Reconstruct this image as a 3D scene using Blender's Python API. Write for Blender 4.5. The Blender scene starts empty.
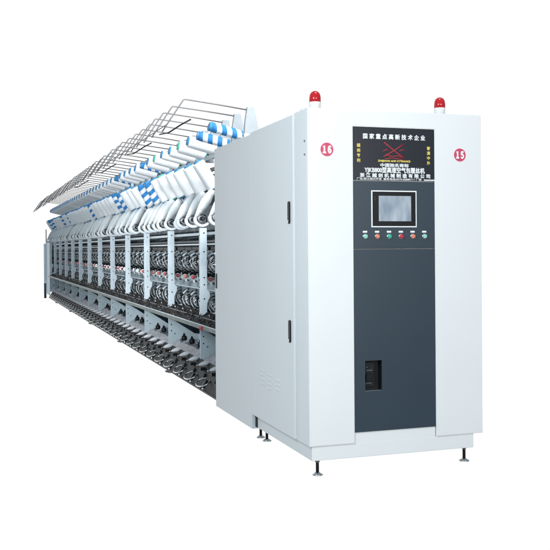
import bpy, bmesh, math, random
from mathutils import Vector, Matrix
random.seed(7)
S = bpy.context.scene
C = S.collection
PI = math.pi

# ------------------------------------------------------------------ materials
def mat(name, col, rough=.5, metal=0, spec=.5, noise=0, nscale=30, bump=0, bscale=200, emis=0, coat=0, stretch=None):
    m = bpy.data.materials.new(name); m.use_nodes = True
    nt = m.node_tree; b = nt.nodes['Principled BSDF']
    b.inputs['Base Color'].default_value = (*col, 1)
    b.inputs['Roughness'].default_value = rough
    b.inputs['Metallic'].default_value = metal
    b.inputs['Specular IOR Level'].default_value = spec
    b.inputs['Coat Weight'].default_value = coat
    tc = nt.nodes.new('ShaderNodeTexCoord')
    if noise or bump:
        mp = nt.nodes.new('ShaderNodeMapping'); nt.links.new(tc.outputs['Object'], mp.inputs[0])
        if stretch: mp.inputs['Scale'].default_value = stretch
    if noise:
        n = nt.nodes.new('ShaderNodeTexNoise'); n.inputs['Scale'].default_value = nscale; n.inputs['Detail'].default_value = 5
        nt.links.new(mp.outputs[0], n.inputs['Vector'])
        r = nt.nodes.new('ShaderNodeMapRange'); nt.links.new(n.outputs[0], r.inputs[0])
        r.inputs[1].default_value = .3; r.inputs[2].default_value = .7
        r.inputs[3].default_value = 1-noise; r.inputs[4].default_value = 1+noise*.6
        mx = nt.nodes.new('ShaderNodeVectorMath'); mx.operation = 'SCALE'
        mx.inputs[0].default_value = col; nt.links.new(r.outputs[0], mx.inputs['Scale'])
        nt.links.new(mx.outputs[0], b.inputs['Base Color'])
    if bump:
        n2 = nt.nodes.new('ShaderNodeTexNoise'); n2.inputs['Scale'].default_value = bscale
        nt.links.new(mp.outputs[0], n2.inputs['Vector'])
        bp = nt.nodes.new('ShaderNodeBump'); bp.inputs['Strength'].default_value = bump; bp.inputs['Distance'].default_value = .002
        nt.links.new(n2.outputs[0], bp.inputs['Height']); nt.links.new(bp.outputs[0], b.inputs['Normal'])
    if emis:
        b.inputs['Emission Color'].default_value = (*col, 1); b.inputs['Emission Strength'].default_value = emis
    return m

M = dict(
    paint=mat('white_paint', (.80, .81, .81), .42, spec=.22, noise=.012, nscale=3, bump=.05, bscale=350),
    paint2=mat('machine_paint', (.70, .78, .83), .45, noise=.08, nscale=9),
    slate=mat('slate_panel', (.026, .044, .062), .42, noise=.05, nscale=4, bump=.08, bscale=500, spec=.45),
    sign=mat('sign_black', (.012, .014, .022), .35, spec=.4),
    black=mat('black_plastic', (.007, .008, .010), .45, spec=.25),
    dark=mat('dark_metal', (.014, .017, .019), .5, spec=.2, noise=.3, nscale=25),
    navy=mat('navy_shade_panel', (.008, .022, .032), .8, spec=.05, noise=.2, nscale=6),
    teal=mat('teal_leg', (.01, .06, .085), .5),
    chrome=mat('chrome', (.62, .64, .65), .22, metal=1),
    cone=mat('cone_alloy', (.62, .63, .65), .4, noise=.15, nscale=30),
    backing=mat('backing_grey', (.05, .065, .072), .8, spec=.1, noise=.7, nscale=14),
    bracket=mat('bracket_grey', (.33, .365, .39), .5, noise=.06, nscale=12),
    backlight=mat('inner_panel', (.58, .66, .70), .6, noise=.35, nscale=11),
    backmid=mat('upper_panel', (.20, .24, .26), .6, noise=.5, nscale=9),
    gusset=mat('gusset_lit_panel_paint', (.42, .50, .54), .5, noise=.12, nscale=9),
    guard=mat('satin_alloy', (.60, .63, .65), .35, metal=.3, noise=.4, nscale=40),
    steel=mat('wire_steel', (.20, .20, .205), .45, metal=.4, spec=.3),
    greysteel=mat('grey_steel', (.12, .13, .135), .5, spec=.25, noise=.3, nscale=18),
    rail=mat('olive_rail', (.15, .18, .17), .5, noise=.25, nscale=9),
    trough=mat('brown_trough', (.03, .027, .025), .7, spec=.12, noise=.7, nscale=45),
    strip=mat('lilac_strip', (.44, .44, .47), .5, noise=.35, nscale=20),
    fabric=mat('guide_white', (.82, .85, .87), .42),
    blade=mat('guide_blade', (.84, .88, .89), .4),
    yarn=mat('white_yarn', (.82, .83, .84), .8, bump=.5, bscale=60, stretch=(1, 1, 9), noise=.03, nscale=8),
    yarnb=mat('blue_yarn', (.025, .21, .52), .75, bump=.5, bscale=60, stretch=(1, 1, 9), noise=.15, nscale=20),
    tube=mat('blue_tube', (.03, .22, .45), .5),
    tubeg=mat('green_tube', (.08, .42, .33), .5),
    red=mat('red_lens', (.50, .008, .012), .18, coat=.35),
    redcap=mat('red_cap', (.55, .05, .06), .4),
    pink=mat('pink_disc', (.60, .055, .13), .5),
    white=mat('white_mark', (.86, .88, .88), .5),
    yellow=mat('yellow_mark', (.78, .62, .12), .5),
    redink=mat('red_ink', (.30, .02, .035), .5),
    pale=mat('pale_teal', (.28, .60, .52), .3, coat=.3),
    green=mat('green_button', (.03, .42, .27), .3, coat=.3),
    salmon=mat('salmon_button', (.72, .22, .14), .3, coat=.3),
    crimson=mat('crimson_button', (.5, .02, .05), .3, coat=.3),
    cream=mat('cream_post', (.72, .70, .60), .5),
)
# touch screen: pale grey blue glow, diagonal reflections painted in as lighter streaks
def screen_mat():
    m = bpy.data.materials.new('screen_painted_reflections'); m.use_nodes = True; nt = m.node_tree; b = nt.nodes['Principled BSDF']
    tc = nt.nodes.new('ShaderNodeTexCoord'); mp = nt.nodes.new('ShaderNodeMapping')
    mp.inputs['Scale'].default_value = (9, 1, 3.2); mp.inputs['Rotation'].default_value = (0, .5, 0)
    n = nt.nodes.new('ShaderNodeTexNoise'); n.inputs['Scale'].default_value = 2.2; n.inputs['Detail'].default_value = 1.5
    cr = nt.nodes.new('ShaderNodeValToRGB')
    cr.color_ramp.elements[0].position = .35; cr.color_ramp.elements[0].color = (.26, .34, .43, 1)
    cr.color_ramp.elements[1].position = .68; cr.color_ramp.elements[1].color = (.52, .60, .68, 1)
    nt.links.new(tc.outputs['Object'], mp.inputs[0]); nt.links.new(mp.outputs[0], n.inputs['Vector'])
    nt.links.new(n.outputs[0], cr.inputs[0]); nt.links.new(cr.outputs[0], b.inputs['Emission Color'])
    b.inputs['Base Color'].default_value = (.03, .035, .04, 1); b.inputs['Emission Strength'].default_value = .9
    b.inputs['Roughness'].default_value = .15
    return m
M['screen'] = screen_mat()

# ------------------------------------------------------------------ helpers
class MB:
    """collects shapes into one mesh"""
    def __init__(s): s.bm = bmesh.new(); s.mi = 0; s.mats = []
    def m(s, key):
        if key not in s.mats: s.mats.append(key)
        s.mi = s.mats.index(key); return s
    def _f(s, f, smooth=False): f.material_index = s.mi; f.smooth = smooth
    def box(s, x0, x1, y0, y1, z0, z1, bev=0):
        r = bmesh.ops.create_cube(s.bm, size=1); vs = r['verts']
        for v in vs:
            v.co = Vector(((x0+x1)/2+v.co.x*(x1-x0), (y0+y1)/2+v.co.y*(y1-y0), (z0+z1)/2+v.co.z*(z1-z0)))
        fs = {f for v in vs for f in v.link_faces}
        for f in fs: s._f(f)
        if bev:
            es = list({e for v in vs for e in v.link_edges})
            q = bmesh.ops.bevel(s.bm, geom=es, offset=bev, segments=2, affect='EDGES', profile=.5)
            for f in q['faces']: s._f(f, False)
        return s
    def prism(s, pts, plane, a, b, bev=0):
        """closed outline extruded from a to b. plane 'xz' -> along y, 'yz' -> along x, 'xy' -> along z"""
        def P(u, v, w): return {'xz': (u, w, v), 'yz': (w, u, v), 'xy': (u, v, w)}[plane]
        A = [s.bm.verts.new(P(u, v, a)) for u, v in pts]; B = [s.bm.verts.new(P(u, v, b)) for u, v in pts]
        n = len(pts); fs = [s.bm.faces.new(A), s.bm.faces.new(B[::-1])]
        for i in range(n): fs.append(s.bm.faces.new((A[i], B[i], B[(i+1) % n], A[(i+1) % n])))
        for f in fs: s._f(f)
        bmesh.ops.recalc_face_normals(s.bm, faces=fs)
        if bev:
            es = [e for f in fs[:2] for e in f.edges]
            q = bmesh.ops.bevel(s.bm, geom=list(set(es)), offset=bev, segments=2, affect='EDGES')
            for f in q['faces']: s._f(f)
        return s
    def tube(s, pts, r, n=8, smooth=True, flat=1, caps=True):
        pts = [Vector(p) for p in pts]; rings = []
        for i, p in enumerate(pts):
            t = (pts[min(i+1, len(pts)-1)]-pts[max(i-1, 0)]).normalized()
            ref = Vector((0, 1, 0)) if abs(t.y) < .9 else Vector((0, 0, 1))
            a = t.cross(ref).normalized(); b = t.cross(a)
            rr = r[i] if isinstance(r, (list, tuple)) else r
            rings.append([s.bm.verts.new(p+(a*math.cos(2*PI*k/n)+b*math.sin(2*PI*k/n)*flat)*rr) for k in range(n)])
        for i in range(len(rings)-1):
            for k in range(n):
                s._f(s.bm.faces.new((rings[i][k], rings[i][(k+1) % n], rings[i+1][(k+1) % n], rings[i+1][k])), smooth)
        if caps:
            s._f(s.bm.faces.new(rings[0][::-1])); s._f(s.bm.faces.new(rings[-1]))
        return s
    def lathe(s, prof, base=(0, 0, 0), axis=(0, 0, 1), n=24, smooth=True, mats=None, skew=0):
        ax = Vector(axis).normalized(); q = Vector((0, 0, 1)).rotation_difference(ax); o = Vector(base); rings = []
        for r, h in prof:
            rings.append([s.bm.verts.new(o+q @ Vector((r*math.cos(2*PI*k/n), r*math.sin(2*PI*k/n), h+skew*math.cos(2*PI*k/n)))) for k in range(n)])
        for i in range(len(rings)-1):
            if mats: s.m(mats[i])
            for k in range(n):
                s._f(s.bm.faces.new((rings[i][k], rings[i][(k+1) % n], rings[i+1][(k+1) % n], rings[i+1][k])), smooth)
        s._f(s.bm.faces.new(rings[0][::-1])); s._f(s.bm.faces.new(rings[-1]))
        return s
    def build(s, name, parent=None, loc=None, recalc=True):
        if recalc: bmesh.ops.recalc_face_normals(s.bm, faces=s.bm.faces)
        me = bpy.data.meshes.new(name); s.bm.to_mesh(me); s.bm.free()
        for k in s.mats: me.materials.append(M[k])
        o = bpy.data.objects.new(name, me); C.objects.link(o)
        if parent: o.parent = parent
        if loc: o.location = loc
        return o
def mb(key): return MB().m(key)
def thing(name, label, cat, loc=(0, 0, 0), group=None):
    o = bpy.data.objects.new(name, None); C.objects.link(o); o.location = loc
    o['label'] = label; o['category'] = cat
    if group: o['group'] = group
    return o
def part_copy(o, dy, parent=None):
    c = o.copy(); C.objects.link(c); c.location = o.location+Vector((0, dy, 0))
    if parent: c.parent = parent
    return c

def text_mesh(name, body, size, key, parent, x, z, y, width=None, bold=0, vertical=False, hscale=None, align='CENTER', line=1.0):
    """writing lying on the plane y=const, facing -y, centred at x,z"""
    c = bpy.data.curves.new(name, 'FONT'); c.body = '\n'.join(body) if vertical else body
    c.size = size; c.align_x = align; c.align_y = 'CENTER'; c.space_line = line; c.extrude = .0006
    o = bpy.data.objects.new(name, c); C.objects.link(o); bpy.context.view_layer.update()
    me = bpy.data.meshes.new_from_object(o.evaluated_get(bpy.context.evaluated_depsgraph_get()))
    bpy.data.objects.remove(o); 
    xs = [v.co.x for v in me.vertices]; zs = [v.co.y for v in me.vertices]
    cx, cz = (min(xs)+max(xs))/2, (min(zs)+max(zs))/2; w = max(xs)-min(xs); k = width/w if width else 1
    for v in me.vertices:
        v.co = Vector(((v.co.x-cx)*k+x, y-v.co.z, (v.co.y-cz)+z))
    me.materials.clear(); me.materials.append(M[key])
    if bold:      # heavier strokes: the outline laid again with tiny shifts
        bm = bmesh.new(); bm.from_mesh(me); src = bm.copy()
        for q, (dx, dz) in enumerate(((bold, 0), (-bold, 0), (0, bold), (0, -bold))):
            t2 = src.copy()
            for v in t2.verts: v.co += Vector((dx, -.00008*(q+1), dz))
            m2 = bpy.data.meshes.new('tmp'); t2.to_mesh(m2); bm.from_mesh(m2); bpy.data.meshes.remove(m2); t2.free()
        bm.to_mesh(me); bm.free(); src.free()
    r = bpy.data.objects.new(name, me); C.objects.link(r); r.parent = parent
    return r

# ================================================================== CONTROL CABINET
W, H = 1.077, 1.85
cab = thing('control_cabinet', 'tall white control cabinet with dark centre panel, touch screen and two red beacons', 'control cabinet')
b = mb('paint'); b.box(.004, W-.004, .058, 1.03, .002, H-.004)
for bx in ((.004, .32, .002, H-.004), (.45, W-.004, .002, H-.004), (.3202, .4498, .002, .27), (.3202, .4498, .47, H-.004)): b.box(bx[0], bx[1], .0222, .0579, bx[2], bx[3])
b.build('body', cab)
# front frame: side doors and header in one bent sheet
fr = mb('paint')
fr.prism([(0, 0), (.268, 0), (.268, 1.757), (.776, 1.757), (.776, .003), (W, .003), (W, H), (0, H)], 'xz', 0, .021, .0035)
fr.build('front_frame', cab)
# corner strip and door at the side
mb('paint').box(-.0005, .02, .0225, .2123, 0, H-.001, .002).build('corner_strip', cab)
sd = mb('paint').box(-.0115, .02, .2125, 1.0325, .004, H-.012, .0015).build('side_door', cab)
mb('black').prism([(.262, .545), (.285, .545), (.29, .56), (.29, .66), (.285, .672), (.262, .672), (.257, .66), (.257, .56)], 'yz', -.019, -.011, .002).m('chrome').box(-.0215, -.0195, .268, .279, .55, .565).build('handle', sd)
for ci, yy in enumerate((.80, .655, .50)):
    for k in range(4 if ci != 2 else 3):
        zz = .325-.028*k-(.012*ci)
        lv = MB().m('paint').prism([(-.011, zz), (-.0165, zz-.004), (-.011, zz-.016)], 'xz', yy-.04, yy+.04); lv.build('louvre', sd)
sc = MB()
for yy, z in ((.045, 1.672), (.045, 1.598)):
    sc.m('steel').lathe([(.006, 0), (.006, .003), (.003, .005)], (-.0008, yy, z), (-1, 0, 0), 12)
sc.build('screw', cab)
# plinth
pl = mb('paint'); pl.box(.017, 1.022, .012, 1.028, -.081, .0015, .003)
pl.box(.272, .772, .0125, .03, -.04, .058)
pl.build('plinth', cab)
mb('black').box(.012, .0165, 1.0, 1.0365, -.078, 0).build('gap_shadow_strip', cab).name = 'painted_gap_shade'  # black strip stands in for shade in the gap before the rear section
dz = 1.285-.605
hd = MB().m('black').prism([(.262, .545+dz), (.285, .545+dz), (.29, .56+dz), (.29, .66+dz), (.285, .672+dz), (.262, .672+dz), (.257, .66+dz), (.257, .56+dz)], 'yz', -.019, -.011, .002).m('chrome').box(-.0215, -.0195, .268, .279, .55+dz, .565+dz).build('handle', sd)
# rear section of the cabinet
rs = mb('paint'); rs.box(-.0105, W, 1.037, 1.955, -.092, 1.828, .0015)
rr = rs.build('rear_section', cab)
mb('black').box(-.016, -.0106, 1.90, 1.925, .79, .90, .002).build('handle', rr)
# lugs along the top edge
for yy, r in ((.115, .017), (.155, .012), (.42, .014), (.66, .013), (.93, .014), (1.2, .013)):
    zt = H-.004 if yy < 1 else 1.828
    mb('paint2').lathe([(r, 0), (r, .012), (r*.7, .02), (.002, .021)], (.02+.02*(yy > .13), yy, zt), (0, 0, 1), 14).build('lifting_lug', cab)
# dark centre: sign plate, control panel, lower door
sg = mb('sign').box(.2705, .7735, .0035, .02, 1.4625, 1.7545, .0015).build('sign_plate', cab)
cp = mb('slate').box(.2705, .7735, .0045, .02, 1.0795, 1.4565, .0015).build('control_panel', cab)
ld = MB().m('slate')
X0, X1, Z0, Z1 = .334, .437, .285, .454
ld.box(.2705, X0, .0045, .018, .060, 1.0755); ld.box(X1, .7735, .0045, .018, .060, 1.0755)
ld.box(X0, X1, .0045, .018, Z1, 1.0755); ld.box(X0, X1, .0045, .018, .060, Z0)
ldo = ld.build('lower_door', cab)
# trim lines
mb('paint2').box(.7738, .7758, .003, .02, .06, 1.7565).build('trim_strip', cab)
mb('white').box(.705, .7735, .0015, .0034, 1.4635, 1.4695).build('trim_line', sg)
# recess with a switch
rc = MB().m('black'); rc.box(X0, X1, .050, .054, Z0, Z1); rc.box(X0-.003, X0-.0002, .0185, .05, Z0, Z1); rc.box(X1+.0002, X1+.003, .0185, .05, Z0, Z1)
rc.box(X0, X1, .0185, .05, Z1+.0002, Z1+.003)
rc.m('chrome').box(X0+.002, X1-.002, .0065, .046, Z0+.0005, Z0+.003)
rc = rc.build('switch_recess', ldo)
sw = MB().m('dark').box(X0+.008, X1-.035, .034, .0498, Z0+.02, Z1-.012, .002)
sw.m('black').box(X0+.014, X0+.050, .022, .0338, .335, .378, .003)
sw.m('greysteel').box(X0+.014, X0+.05, .031, .0338, .323, .328).box(X0+.02, X0+.056, .031, .0338, .394, .400)
sw.m('greysteel').lathe([(.004, 0), (.004, .004)], (X0+.022, .0335, .415), (0, -1, 0), 10)
sw.build('isolator_switch', ldo)
# touch screen
ts = MB()
x0, x1, z0, z1 = .377, .657, 1.198, 1.404
t = .0065
ts.m('white').box(x0, x1, .0005, .0043, z1-t, z1).box(x0, x1, .0005, .0043, z0, z0+t).box(x0, x0+t, .0005, .0043, z0+t, z1-t).box(x1-t, x1, .0005, .0043, z0+t, z1-t)
ts.m('black').box(x0+t, x1-t, -.001, .0043, z0+t, z1-t, .001)
ts = ts.build('touch_screen', cab)
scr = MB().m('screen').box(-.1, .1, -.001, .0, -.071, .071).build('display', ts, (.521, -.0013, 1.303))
mb('greysteel').lathe([(.003, 0), (.003, .001)], (.397, -.001, 1.366), (0, -1, 0), 10).lathe([(.003, 0), (.003, .001)], (.397, -.001, 1.352), (0, -1, 0), 10).build('indicator', ts)
# six buttons
for i, key in enumerate(('pale', 'salmon', 'green', 'crimson', 'salmon', 'pale')):
    bx = .339+.0735*i
    q = MB().m('chrome').lathe([(.0155, 0), (.0155, .003), (.0135, .005)], (bx, .0045, 1.147), (0, -1, 0), 20)
    q.m(key).lathe([(.0125, .002), (.0125, .012), (.0105, .015), (.006, .016)], (bx, .0045, 1.147), (0, -1, 0), 20)
    q.m('white').box(bx-.014, bx+.012, .0025, .0044, 1.168, 1.178)
    o = q.build('push_button', cab)
    o['label'] = {'pale': 'pale teal push button', 'salmon': 'orange red push button', 'green': 'green push button', 'crimson': 'dark red push button'}[key]
# writing on the sign
def T(body, z, size, w, key='white', x=.522, bold=0.0, **k):
    return text_mesh('lettering', body, size, key, sg, x, z, .0028, w, bold, **k)
T('国 家 重 点 高 新 技 术 企 业', 1.706, .031, .384, bold=.0009)
T('ZHEJIANG ANP CYTRANCE', 1.5685, .0135, .20, 'yellow', .520, bold=.0008)
T('中国驰名商标', 1.5465, .0215, .175, bold=.0006)
T('YJKB800型高速空气包覆丝机', 1.5165, .0335, .372, bold=.0010, x=.524)
T('浙 江 越 剑 机 械 制 造 有 限 公 司', 1.4875+.001, .0245, .435, x=.527, bold=.0008)
T('厂址:浙江绍兴齐贤  服务电话:0575-82880111 厂部', 1.4685, .0135, .40-.0, x=.49, bold=.0002)
T('越剑专利', 1.612, .0215, None, 'yellow', .302, vertical=True, line=1.30, bold=.0006)
T('誉满中外', 1.606, .0215, None, 'yellow', .7355, vertical=True, line=1.30, bold=.0006)
# red emblem: crossing strokes over a low arc
em = MB().m('redink')
def stroke(pts, w):
    em.tube([(x, .0028, z) for x, z in pts], w, 6, flat=.18)
ex, ez = .522, 1.624
def E_(p): return [(ex+u, ez+v) for u, v in p]
stroke(E_([(-.065, .050), (-.035, .030), (.0, .004), (.035, -.02), (.062, -.036)]), .0045)
stroke(E_([(.058, .044), (.03, .026), (-.004, .004), (-.04, -.016), (-.068, -.032)]), .0040)
stroke(E_([(-.068, -.032), (-.05, -.018), (-.02, -.028), (.02, -.024), (.062, -.036)]), .0035)
stroke(E_([(-.072, -.002), (-.05, .012), (-.03, .004)]), .003)
stroke(E_([(-.06, -.043), (-.02, -.036), (.03, -.042), (.074, -.053)]), .0028)
stroke(E_([(.03, .004), (.052, .012), (.07, .006)]), .0026)
em.build('emblem', sg)
# round number marks
for num, cx, cz in (('１６', .112, 1.624), ('１５', .936, 1.615)):
    d = mb('pink').lathe([(.0375, 0), (.0375, .0014)], (cx, -.0002, cz), (0, -1, 0), 40, smooth=False).build('number_disc', cab)
    text_mesh('lettering', num, .052, 'white', d, cx, cz, -.0022, .047, .0030)
# beacons
for cx, cz in ((.0655, 1.85), (.838, 1.85)):
    q = MB().m('white').lathe([(.031, -.004), (.031, .028), (.033, .03), (.033, .04), (.029, .044)], (cx, .055, cz-.002), (0, 0, 1), 28)
    bs = q.build('beacon_base', cab)
    MB().m('red').lathe([(.0325, .0), (.0325, .022), (.030, .040), (.024, .053), (.013, .061), (.003, .0635)], (cx, .055, cz+.038), (0, 0, 1), 28).build('beacon_lens', bs)
    MB().m('chrome').lathe([(.015, 0), (.015, .03)], (cx, .055, cz+.043), (0, 0, 1), 12).build('bulb_core', bs)
# levelling feet
for fx, fy in ((.067, .06), (.995, .075), (.079, 1.0), (.073, 1.113), (.98, 1.0)):
    q = MB().m('black').lathe([(.009, 0), (.009, .085)], (fx, fy, -.163), (0, 0, 1), 14)
    q.m('steel').lathe([(.014, .060), (.014, .068)], (fx, fy, -.158), (0, 0, 1), 6, smooth=False)
    q.m('chrome').lathe([(.030, 0), (.030, .004), (.016, .011), (.011, .016)], (fx, fy, -.170), (0, 0, 1), 20)
    q.build('levelling_foot', cab)

# ================================================================== WINDING MACHINE
mac = thing('yarn_winding_machine', 'long grey multi-position yarn machine running back from the white cabinet', 'textile machine', (.1, 1.96, 0))
mac.location = (0, 0, 0)
YS, YE, YT = 1.96, 19.5, 17.6
PITCH = 1.304
posts = [2.89+PITCH*i for i in range(13)]
# end frame
ef = mb('paint2').box(.09, 1.0, YE, YE+.05, .0, 1.32); ef.m('teal').box(.045, .105, YE+.15, YE+.20, -.17, .22); ef.m('paint2').box(.045, .105, YE+.15, YE+.20, .2205, 1.25); ef.box(.05, .12, YE+.0501, YE+.1499, .3, 1.2); ef.box(.9, .96, YE+.001, YE+.049, -.17, -.0005)
ef.build('end_frame', mac)
mb('paint2').box(.10, .115, 18.57, YE-.001, -.05, 1.27).build('end_panel', mac)
mb('cream').box(.085, .115, YE+.06, YE+.10, .75, 1.62).build('end_post', mac)
# bays
pp = None
def post_mesh():
    q = MB().m('paint2').prism([(.10, .44), (.158, .44), (.158, .62), (.185, .675), (.185, .715), (.160, .735), (.160, 1.262), (.10, 1.262)], 'xz', -.02, .02, .002)
    q.m('paint2').prism([(.17, .44), (.40, .44), (.40, .60), (.17, .52)], 'xz', -.012, .012)
    q.m('black')
    for z in (1.22, 1.06, .84, .78, .66, .52):
        q.lathe([(.006, 0), (.006, .004)], (.134, -.0195, z), (0, -1, 0), 8)
        q.lathe([(.005, 0), (.005, .004)], (.1005, .0, z-.02), (-1, 0, 0), 8)
    return q
p0 = post_mesh().build('post', mac, (0, posts[0], 0))
gq = MB().m('gusset').prism([(.10, .415), (.15, .385), (.36, .245), (.435, .235), (.435, .15), (.10, .15)], 'xz', -.015, .015, .002)  # sloped top traces the trough's shadow edge; plate stands in for lit panel
gq.m('black')
for u, v in ((.125, .34), (.125, .28), (.16, .25)): gq.lathe([(.006, 0), (.006, .004)], (u, -.0148, v), (0, -1, 0), 8)
g0 = gq.build('gusset_lit_panel_stand_in', mac, (0, posts[0], 0))
for y in posts[1:]:
    part_copy(p0, y-posts[0]); part_copy(g0, y-posts[0])
mb('navy').box(.44, .46, YS, YE-.003, .12, .46).build('back_panel', mac)  # navy puts the trough's shadow on the lower panel into colour
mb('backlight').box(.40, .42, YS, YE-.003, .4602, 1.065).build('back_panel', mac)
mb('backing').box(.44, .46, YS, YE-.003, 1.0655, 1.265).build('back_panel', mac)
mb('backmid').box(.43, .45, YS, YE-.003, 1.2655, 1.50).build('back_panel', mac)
mb('strip').box(.090, .0975, YS, YT, .503, .511).build('pin_rail', mac)
mb('paint2').box(.3, .44, YS, YE-.003, .08, .118).build('floor_tray', mac)
# horizontal shelves and bars along all bays
mb('paint2').box(.19, .215, YS, YE-.003, 1.205, 1.228).build('upper_bar', mac)
mb('greysteel').box(.21, .235, YS, YE-.003, 1.142, 1.160).build('middle_bar', mac)
mb('fabric').box(.195, .215, YS, YE-.003, 1.118, 1.131).build('light_bar', mac)
mb('greysteel').prism([(.19, .905), (.399, .87), (.399, .864), (.19, .898)], 'xz', YS, YE-.003).build('upper_shelf', mac)
mb('paint2').prism([(.175, .738), (.399, .70), (.399, .694), (.175, .730)], 'xz', YS, YE-.003).build('shelf', mac)
# segmented black guard + tapering blades, one per bay
def bay_bits(y0, y1):
    q = MB().m('black'); n = 4; st = (y1-y0-.06)/n
    for k in range(n):
        q.box(.185, .225, y0+.035+k*st, y0+.035+(k+1)*st-.02, 1.074, 1.102, .003)
    q.build('guard_block', mac)
    q = MB().m('dark').prism([(.175, 1.168), (.42, 1.20), (.42, 1.165), (.30, 1.150)], 'xz', y1-.30, y1-.25)
    q.build('blade', mac); q = MB()
    q.m('greysteel').prism([(.18, 1.186), (.42, 1.215), (.42, 1.207), (.18, 1.180)], 'xz', y1-.52, y1-.5)
    q.build('blade', mac)
bays = [(posts[i], posts[i+1]) for i in range(12)]
bay_bits(YS+.2, posts[0])
for a_, b_ in bays: bay_bits(a_, b_)

slots = [2.24, 2.565]+[p+.10+.325*k+.0 for p in posts for k in range(4)]
slots = [y for y in slots if y < YE-.1]
# curved yarn guide (white J-shaped plate with a knob)
def arc(cx, cz, rx, rz, a0, a1, n): return [(cx+rx*math.cos(math.radians(a0+(a1-a0)*i/n)), cz+rz*math.sin(math.radians(a0+(a1-a0)*i/n))) for i in range(n+1)]
gq = MB().m('blade')
L = [(.235, 1.60), (.195, 1.56), (.160, 1.51), (.135, 1.455), (.118, 1.41), (.103, 1.375), (.090, 1.345)]
R = [(.278, 1.585), (.272, 1.54), (.256, 1.485), (.230, 1.44), (.194, 1.40), (.158, 1.378), (.128, 1.350)]
nL = len(L)
yb = [-.045, -.03, -.012, 0, .004, .0, -.004]
va = [[gq.bm.verts.new((x, y+dy, z)) for (x, z), y in zip(side, yb)] for side, dy in ((L, -.004), (R, .022), (R, .027), (L, .001))]
for j in range(4):
    for i in range(nL-1):
        f = gq.bm.faces.new((va[j][i], va[j][i+1], va[(j+1) % 4][i+1], va[(j+1) % 4][i])); gq._f(f, j in (0, 2))
gq._f(gq.bm.faces.new([va[j][0] for j in range(4)])); gq._f(gq.bm.faces.new([va[j][-1] for j in range(4)]))
gq.m('fabric').prism(arc(.162, 1.335, .074, .064, 165, 325, 14)+arc(.167, 1.340, .055, .047, 323, 168, 12), 'xz', -.022, .012, .003)
gp = gq.build('yarn_guide_plate', mac, (0, 0, 0))
kq = MB().m('guard').lathe([(.034, 0), (.034, .006)], (.170, .03, 1.350), (0, -1, 0), 18).m('dark').lathe([(.020, 0), (.020, .035), (.014, .04)], (.170, .02, 1.345), (0, -1, 0), 14)
kq.m('chrome').lathe([(.009, .0), (.009, .05)], (.170, .02, 1.345), (0, -1, 0), 10)
kq.m('black').tube([(.145, -.02, 1.372), (.165, -.028, 1.377), (.19, -.02, 1.368)], .006, 6)
kq.m('black').tube([(.190, -.02, 1.368), (.20, -.02, 1.34), (.205, -.01, 1.31)], .005, 6)
kn = kq.build('knob', gp)
# winding position: nested C-shaped cradle arms and rollers
def cradle(zc, name, tilt):
    q = MB(); cx = .275
    for j, (r, key, w, yo) in enumerate(((.100, 'dark', .0075, 0), (.086, 'guard', .006, -.016), (.072, 'dark', .006, .01), (.058, 'guard', .0055, -.02), (.045, 'black', .006, 0), (.030, 'chrome', .006, -.02))):
        q.m(key); pts = arc(cx, zc, r*.95, r, 95+tilt, 262+tilt, 12)
        q.tube([(x, yo+.02*math.sin(i*.5), z) for i, (x, z) in enumerate(pts)], w, 6, flat=2.2)
    q.m('greysteel').lathe([(.016, 0), (.016, .05), (.010, .055)], (cx-.01, .02, zc), (0, -1, 0), 12)
    q.m('dark').box(cx-.105, cx-.06, -.01, .02, zc+.03, zc+.045)
    q.m('chrome').tube([(cx-.10, -.02, zc-.04), (cx-.03, -.03, zc+.01), (cx+.02, -.03, zc+.085)], .0045, 6)
    q.m('paint2').tube([(cx-.085, -.03, zc+.055), (cx-.045, -.034, zc+.09)], .009, 6)
    q.m('black').lathe([(.012, 0), (.012, .02)], (cx-.075, -.0, zc-.055), (0, -1, 0), 10)
    q.m('chrome').lathe([(.006, 0), (.006, .02)], (cx-.05, -.012, zc-.085), (0, -1, 0), 8)
    q.m('guard').box(cx+.0, cx+.09, .05, .062, zc-.085, zc+.075).box(cx-.05, cx+.02, .03, .05, zc-.02, zc+.02)
    rq = random.Random(int(zc*1000))
    for j in range(26):
        a = math.radians(rq.uniform(100, 265)); rr2 = rq.uniform(.03, .105); u, v = cx+.95*rr2*math.cos(a), zc+rr2*math.sin(a); e = rq.uniform(.003, .009); yy = rq.uniform(-.05, -.02)
        q.m(rq.choice(('chrome', 'guard', 'dark', 'black', 'cone', 'fabric')))
        if rq.random() < .5: q.box(u-e, u+e, yy, yy+.02, v-e*.6, v+e*.6)
        else: q.tube([(u-e, yy, v-e*1.5), (u+e, yy-.004, v+e*1.8)], .0035, 5)
    q.m('dark').lathe([(.018, 0), (.018, .25)], (cx+.01, .125, zc+.0), (0, -1, 0), 12)
    return q.build(name, mac)
c_up = cradle(.962, 'upper_cradle', 0)
c_lo = cradle(.602, 'lower_cradle', 6)
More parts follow.
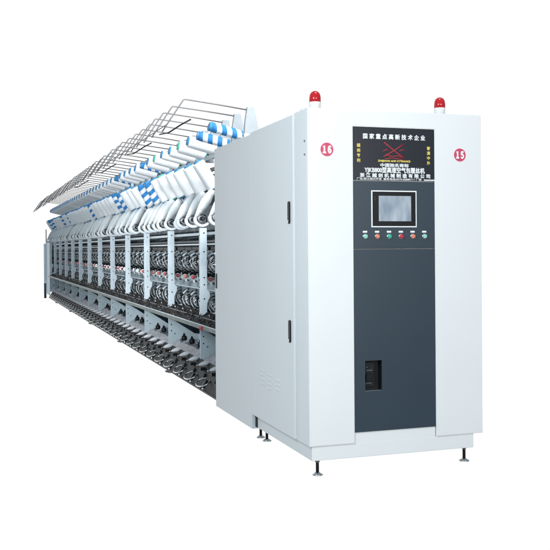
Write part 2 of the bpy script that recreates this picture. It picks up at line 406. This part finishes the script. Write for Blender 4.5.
# red capped tensioner
def capm(key):
    q = MB().m(key).lathe([(.015, 0), (.018, .006), (.018, .016), (.011, .022)], (.215, -.02, .822), (-.3, -1, 0), 14)
    q.m('chrome').lathe([(.022, 0), (.022, .004)], (.215, -.012, .822), (-.3, -1, 0), 14).tube([(.215, .0, .822), (.30, .02, .825)], .007, 6)
    q.m('fabric').box(.225, .262, -.01, .03, .77, .80, .004)
    q.m('guard').box(.27, .40, -.01, .02, .775, .795).box(.30, .36, -.02, .0, .80, .845).tube([(.19, .04, .86), (.205, .03, .775)], .005, 6)
    q.m('black').box(.20, .40, .03, .06, .835, .852).lathe([(.010, 0), (.010, .03)], (.245, -.01, .785), (-.3, -1, 0), 8)
    return q.build('tension_cap', mac)
cap_r, cap_w, cap_o = capm('redcap'), capm('fabric'), capm('salmon')
kb = MB().m('black').lathe([(.022, 0), (.028, .015), (.026, .038), (.013, .05), (.008, .07)], (.205, 0, .20), (0, 0, 1), 14)
kb.m('greysteel').lathe([(.012, 0), (.012, .03)], (.178, -.01, .19), (-.3, 0, 1), 10)
kb = kb.build('spindle_base', mac)
rnd = random.Random(3)
for i, y in enumerate(slots):
    cp = (cap_w if rnd.random() < .3 else (cap_o if rnd.random() < .25 else cap_r))
    if i == 0:
        gp.location.y = c_up.location.y = c_lo.location.y = kb.location.y = cap_r.location.y = y; continue
    if i == 1: cap_w.location.y = y
    if i == 5: cap_o.location.y = y
    g2 = part_copy(gp, y-slots[0]); k2 = kn.copy(); C.objects.link(k2); k2.parent = g2
    g2.rotation_euler = (0, rnd.uniform(-.02, .02), rnd.uniform(-.08, .08))
    for o in (c_up, c_lo):
        c2 = part_copy(o, y-slots[0]); c2.rotation_euler = (0, 0, rnd.uniform(-.04, .04))
    part_copy(kb, y-slots[0])
    if i not in (1, 5):
        c2 = part_copy(cp, 0); c2.location.y = y
        c2.scale.z = 1
# conveyor beam below the winding positions
bq = MB().m('trough').prism([(.165, .545), (.165, .53), (.02, .452), (.012, .468)], 'xz', YS, YT)
rt = random.Random(5)
for k in range(550):
    yy = YS+.02+k*.0281; u = rt.uniform(.025, .15)
    bq.m(rt.choice(('dark', 'trough', 'black', 'trough', 'greysteel'))).box(u-.006, u+.006, yy, yy+.010, .462+u*.51, .472+u*.51+rt.uniform(0, .006))
bq.build('conveyor_trough', mac)
mb('rail').prism([(.0, .472), (.011, .472), (.018, .45), (.018, .440), (.0, .440)], 'xz', YS, YT).build('front_rail', mac)
mb('paint2').box(-.0025, .0115, YS, YT, .4725, .4765).build('rail_edge', mac)
pq = MB().m('chrome')
for k in range(47):
    yy = 2.2+k*.326; pq.tube([(.10, yy, .49), (.098, yy, .53), (.085, yy-.005, .545)], .0035, 5)
pq.build('guide_pins', mac)
mb('redcap').lathe([(.016, 0), (.016, .012), (.012, .016)], (-.002, 2.42, .452), (-1, -.4, 0), 16).build('stop_button', mac)
# lower deck
mb('strip').prism([(.175, .192), (.18, .178), (.128, .132), (.118, .144)], 'xz', YS, YT).build('deck_strip', mac)
mb('dark').prism([(.1175, .143), (.127, .131), (.02, -.052), (.006, -.040)], 'xz', YS, YT).build('deck', mac)
mb('black').box(.0, .0195, YS, YT, -.056, -.0405).build('deck_rim', mac)
mb('dark').box(.0225, .30, YS, YT, -.066, -.055).build('deck_floor', mac)
cq = MB().m('cone').lathe([(.004, 0), (.016, .03), (.022, .065), (.019, .105), (.010, .115)], (.028, 0, .125), (1, .05, .22), 14)
cq.m('chrome').lathe([(.0045, 0), (.0045, .02)], (.014, -.001, .122), (1, .05, .22), 8)
cq.m('black').lathe([(.011, .115), (.011, .125)], (.028, 0, .125), (1, .05, .22), 10).box(.045, .12, -.014, .014, .080, .105)  # black block imitates the shadow beneath the cone
c0 = cq.build('spindle_cone', mac, (0, 2.31, 0))
k = 1
while 2.31+k*.362 < YT-.1: part_copy(c0, k*.362); k += 1
dk = MB().m('dark').lathe([(.016, 0), (.02, .012), (.01, .02)], (.062, 0, .048), (-.85, 0, .5), 10).m('strip').lathe([(.007, -.02), (.007, .012)], (.062, .018, .05), (-.85, 0, .5), 8)
d0 = dk.build('deck_knob', mac, (0, 2.2, 0)); k = 1
while 2.2+k*.362 < YT-.1: part_copy(d0, k*.362); k += 1
rq = MB().m('chrome'); pts = []
for i in range(21):
    a = 2*PI*i/20*.86+.45
    pts.append((.014+.050*math.cos(a), .13*math.sin(a), .016+.026*math.cos(a)))
rq.tube(pts, .0055, 6)
rq.tube([pts[0], (-.006, .02, -.035), (-.018, .0, -.035)], .0042, 6)
rq.m('black').lathe([(.034, 0), (.038, .010), (.012, .016)], (.032, 0, -.002), (-.85, 0, .5), 12)
rq.m('white').lathe([(.008, 0), (.008, .008)], (-.002, -.06, -.028), (-.85, -.3, .5), 10)
r0 = rq.build('thread_ring', mac, (0, 2.45, 0)); k = 1
while 2.45+k*.43 < YT-.1: part_copy(r0, k*.43); k += 1
fq = MB().m('greysteel').lathe([(.05, 0), (.05, .008), (.012, .016), (.012, .1)], (.19, 0, -.17), (0, 0, 1), 14).box(.12, .19, -.03, .03, -.163, -.150)
f0 = fq.build('levelling_foot', mac, (0, 4.45, 0))
for k in range(1, 5): part_copy(f0, 3.2*k)

# creel: hoops, brackets, rails
mb('paint2').box(.50, .535, 2.72, YE, 1.985, 2.02).build('creel_rail', mac)
mb('greysteel').box(.36, .385, 2.72, YE, 1.80, 1.83).build('creel_rail', mac)
mb('paint2').box(.30, .325, 2.55, YE, 1.565, 1.60).build('creel_rail', mac)
mb('dark').box(.46, .475, 2.0, YE, 1.50, 1.80).build('creel_backing', mac)
ra = [(.575, 0, 2.302), (.30, 0, 2.338), (.03, 0, 2.369), (.008, 0, 2.371), (-.006, 0, 2.362), (-.02, 0, 2.34), (-.115, 0, 2.20), (-.19, 0, 2.085)]
h0 = MB().m('steel').tube(ra, .0062, 8).build('guide_rod', mac, (0, 3.01, 0))
hq = MB().m('bracket')
hq.prism([(.565, 2.325), (.625, 2.325), (.655, 2.20), (.69, 1.99), (.53, 1.99), (.545, 2.20)], 'xz', -.02, .02, .003)
br = hq.build('rod_bracket', mac, (0, 3.01, 0))
k = 1
HS = .409
while 3.01+k*HS < YE+1.0:
    o = part_copy(h0, k*HS); o.rotation_euler = (0, rnd.uniform(-.006, .006), rnd.uniform(-.03, .03))
    if 3.01+k*HS < YE+.4: part_copy(br, k*HS)
    k += 1
# dark link rods joining the rod tips
for y in (3.05, 4.85, 7.3, 10.2):
    MB().m('dark').tube([(-.12, y+.42, 2.12), (-.10, y+.12, 2.10), (-.02, y-.02, 2.155), (.06, y-.05, 2.20)], .0065, 6).build('link_rod', mac)
mb('steel').tube([(-.14, 3.0, 2.155), (-.14, YE+1, 2.155)], .004, 6).build('tip_rail', mac)
# uprights of the creel
up = mb('paint2').box(.395, .43, -.015, .015, 1.5, 2.03); up.m('greysteel').box(.435, .445, -.02, .02, 1.5, 2.0)
u0 = up.build('creel_upright', mac, (0, posts[0], 0))
for y in posts[1:]+[posts[0]-.35]: part_copy(u0, y-posts[0])

# ================================================================== YARN PACKAGES
def ordinal(n):
    w = ['', 'first', 'second', 'third', 'fourth', 'fifth', 'sixth', 'seventh', 'eighth', 'ninth', 'tenth', 'eleventh', 'twelfth', 'thirteenth',
         'fourteenth', 'fifteenth', 'sixteenth', 'seventeenth', 'eighteenth', 'nineteenth']
    if n < 20: return w[n]
    t_ = {20: 'twenty', 30: 'thirty', 40: 'forty'}[n//10*10]; u = n % 10
    return t_.replace('ty', 'tieth') if u == 0 else t_+'-'+w[u]
def yarn_meshes(r, ln, kind, tubekey):
    h = ln/2
    if kind == 'striped':
        ns = 6; z = [-h+ln*i/ns for i in range(ns+1)]
        prof = [(r*.5, -h), (r*.94, -h+.001)]+[(r, v) for v in z[1:-1]]+[(r*.94, h-.001), (r*.5, h)]
        # alternate colours between rings
        ms = ['yarn']+[('yarnb' if i % 2 == 0 else 'yarn') for i in range(len(prof)-3)]+['yarn']
        y = MB().m('yarn').lathe(prof, n=24, mats=ms, skew=.016)
    else:
        prof = [(r*.5, -h), (r*.9, -h+.002), (r*.97, -h+.010), (r, -h+.03), (r*1.01, 0), (r, h-.03), (r*.97, h-.010), (r*.9, h-.002), (r*.5, h)]
        y = MB().m('yarn').lathe(prof, n=28)
    t_ = MB().m(tubekey).lathe([(.036, -h-.013), (.040, -h-.010), (.040, h+.010), (.036, h+.013)], n=20)
    t_.m('dark').lathe([(.008, -h), (.008, h+.035)], n=8)
    return y, t_
protos = {}
def proto_mesh(r, ln, kind, tk):
    key = (r, ln, kind, tk)
    if key not in protos:
        y, t_ = yarn_meshes(*key); a = y.build('yarn', None); b_ = t_.build('tube', None)
        protos[key] = (a.data, b_.data); bpy.data.objects.remove(a); bpy.data.objects.remove(b_)
    return protos[key]
def package(loc, axis, r, ln, kind, tk, label, group):
    o = thing('yarn_package', label, 'yarn package', loc, group)
    o.rotation_mode = 'QUATERNION'
    from mathutils import Quaternion
    o.rotation_quaternion = Vector((0, 0, 1)).rotation_difference(Vector(axis).normalized()) @ Quaternion((0, 0, 1), rp.uniform(0, 2*PI))
    dy, dt = proto_mesh(r, ln, kind, tk)
    for nm, d in (('yarn', dy), ('tube', dt)):
        c = bpy.data.objects.new(nm, d); C.objects.link(c); c.parent = o
        if nm == 'yarn': q_ = rp.uniform(.86, 1.04); c.scale = (q_, q_, 1)
rp = random.Random(11)
# upper row, lying across the machine
names = {'plain': 'white yarn package', 'striped': 'blue and white striped yarn package', 'thin': 'slim white yarn package'}
y = 2.86; n = 1
while y < YE:
    kind = {1: 'striped', 2: 'striped', 9: 'striped', 14: 'striped'}.get(n) or ('thin' if rp.random() < .15 else 'plain')
    r = {'plain': .064, 'striped': .046, 'thin': .05}[kind]
    dz = .03 if n == 1 else (.0 if n == 2 else -.005)
    package((.325, y, 2.062+dz), (1, rp.uniform(-.03, .03), -.235+rp.uniform(-.02, .02)), r, .275, 'striped' if kind == 'striped' else 'plain',
            'tubeg' if n in (4, 7) else 'tube', '%s, %s from the cabinet in the upper row' % (names[kind], ordinal(n)), 'yarn packages lying in the upper creel row')
    y += .41; n += 1
# lower row, slanting outward
y = 3.047; n = 1
while y < YE:
    kind = 'striped' if n in (7, 8, 12, 13) or (n > 15 and rp.random() < .2) else ('thin' if rp.random() < .4 and n > 2 else 'plain')
    r = {'plain': .064, 'striped': .052, 'thin': .048}[kind]
    package((.20, y+.0, 1.722+rp.uniform(-.010, .008)), (.50+rp.uniform(-.05, .05), rp.uniform(-.05, .05), -.86), r, .265, 'striped' if kind == 'striped' else 'plain',
            'tubeg' if n in (5,) else 'tube', '%s, %s from the cabinet in the lower slanted row' % (names[kind], ordinal(n)), 'yarn packages slanting in the lower creel row')
    y += .407; n += 1

# ================================================================== LIGHT, WORLD, CAMERA
w = bpy.data.worlds.new('World'); S.world = w; w.use_nodes = True; nt = w.node_tree
bg = nt.nodes['Background']; bg.inputs['Strength'].default_value = 1
tc = nt.nodes.new('ShaderNodeTexCoord'); sx = nt.nodes.new('ShaderNodeSeparateXYZ'); nt.links.new(tc.outputs['Generated'], sx.inputs[0])
def mr(sock, a, b_, c, d):
    m_ = nt.nodes.new('ShaderNodeMapRange'); m_.interpolation_type = 'SMOOTHSTEP'
    nt.links.new(sock, m_.inputs[0]); m_.inputs[1].default_value = a; m_.inputs[2].default_value = b_; m_.inputs[3].default_value = c; m_.inputs[4].default_value = d
    return m_.outputs[0]
def mixc(fac, A, B):
    m_ = nt.nodes.new('ShaderNodeMix'); m_.data_type = 'RGBA'; nt.links.new(fac, m_.inputs['Factor'])
    for sck, v in ((m_.inputs['A'], A), (m_.inputs['B'], B)):
        if isinstance(v, tuple): sck.default_value = (*v, 1)
        else: nt.links.new(v, sck)
    return m_.outputs['Result']
fy = mr(sx.outputs['Y'], .55, .80, 0, 1)      # white surround behind the machine; world dimmed elsewhere to shape the light
up_ = mr(sx.outputs['Z'], .3, .9, 0, 1)
dn = mr(sx.outputs['Z'], -.35, -.75, 0, 1)
base = mixc(up_, (.22, .29, .34), (.36, .40, .44))
base = mixc(fy, base, (1.06, 1.06, 1.06))
base = mixc(dn, base, (.42, .45, .47))
nt.links.new(base, bg.inputs['Color'])

def area(loc, target, size, power, col=(1, 1, 1), sy=None, spread=180):
    l = bpy.data.lights.new('added_area_light', 'AREA'); l.energy = power; l.size = size; l.color = col; l.spread = math.radians(spread)  # unseen area lights, added to brighten cabinet and machine
    if sy: l.shape = 'RECTANGLE'; l.size_y = sy
    o = bpy.data.objects.new('added_area_light', l); C.objects.link(o); o.location = loc
    o.rotation_euler = (Vector(target)-Vector(loc)).to_track_quat('-Z', 'Y').to_euler()
area((.8, -6.4, 2.1), (.7, 0, .8), 2.0, 206, (1, .965, .925))  # added key for the cabinet front
area((-4.2, -1.2, 2.0), (.1, 7.2, .2), 1.2, 34, (.93, .975, 1), spread=42)  # added narrow fill for the middle bays
area((-2.3, -2.2, 2.2), (0, .8, 1.35), 1.2, 88, (.82, .935, 1))  # added cool fill for the cabinet side
area((.45, -.6, 5.2), (.1, 7.5, .8), 1.2, 165, (.97, .985, 1), spread=105)  # added overhead light for creel and machine

cam = bpy.data.cameras.new('Camera'); co = bpy.data.objects.new('Camera', cam); C.objects.link(co); S.camera = co
f, yaw, pitch, roll, cy = 905.216, .32333, -.0024, .00696, 250.635
cam.sensor_width = 36; cam.sensor_fit = 'HORIZONTAL'; cam.lens = f/550*36; cam.shift_y = -(275-cy)/550
cam.clip_start = .05; cam.clip_end = 200
fw = Vector((math.sin(yaw), math.cos(yaw), 0)); rt_ = Vector((math.cos(yaw), -math.sin(yaw), 0)); upv = Vector((0, 0, 1))
fw2 = fw*math.cos(pitch)+upv*math.sin(pitch); up2 = -fw*math.sin(pitch)+upv*math.cos(pitch)
r_ = rt_*math.cos(roll)-up2*math.sin(roll); u_ = rt_*math.sin(roll)+up2*math.cos(roll)
mw = Matrix(((r_.x, u_.x, -fw2.x, -1.73701), (r_.y, u_.y, -fw2.y, -4.61166), (r_.z, u_.z, -fw2.z, 1.08355), (0, 0, 0, 1)))
co.matrix_world = mw

S.render.engine = 'CYCLES'
S.view_settings.view_transform = 'Standard'; S.view_settings.look = 'None'
S.view_settings.exposure = 0; S.view_settings.gamma = 1
S.render.resolution_x = S.render.resolution_y = 1024
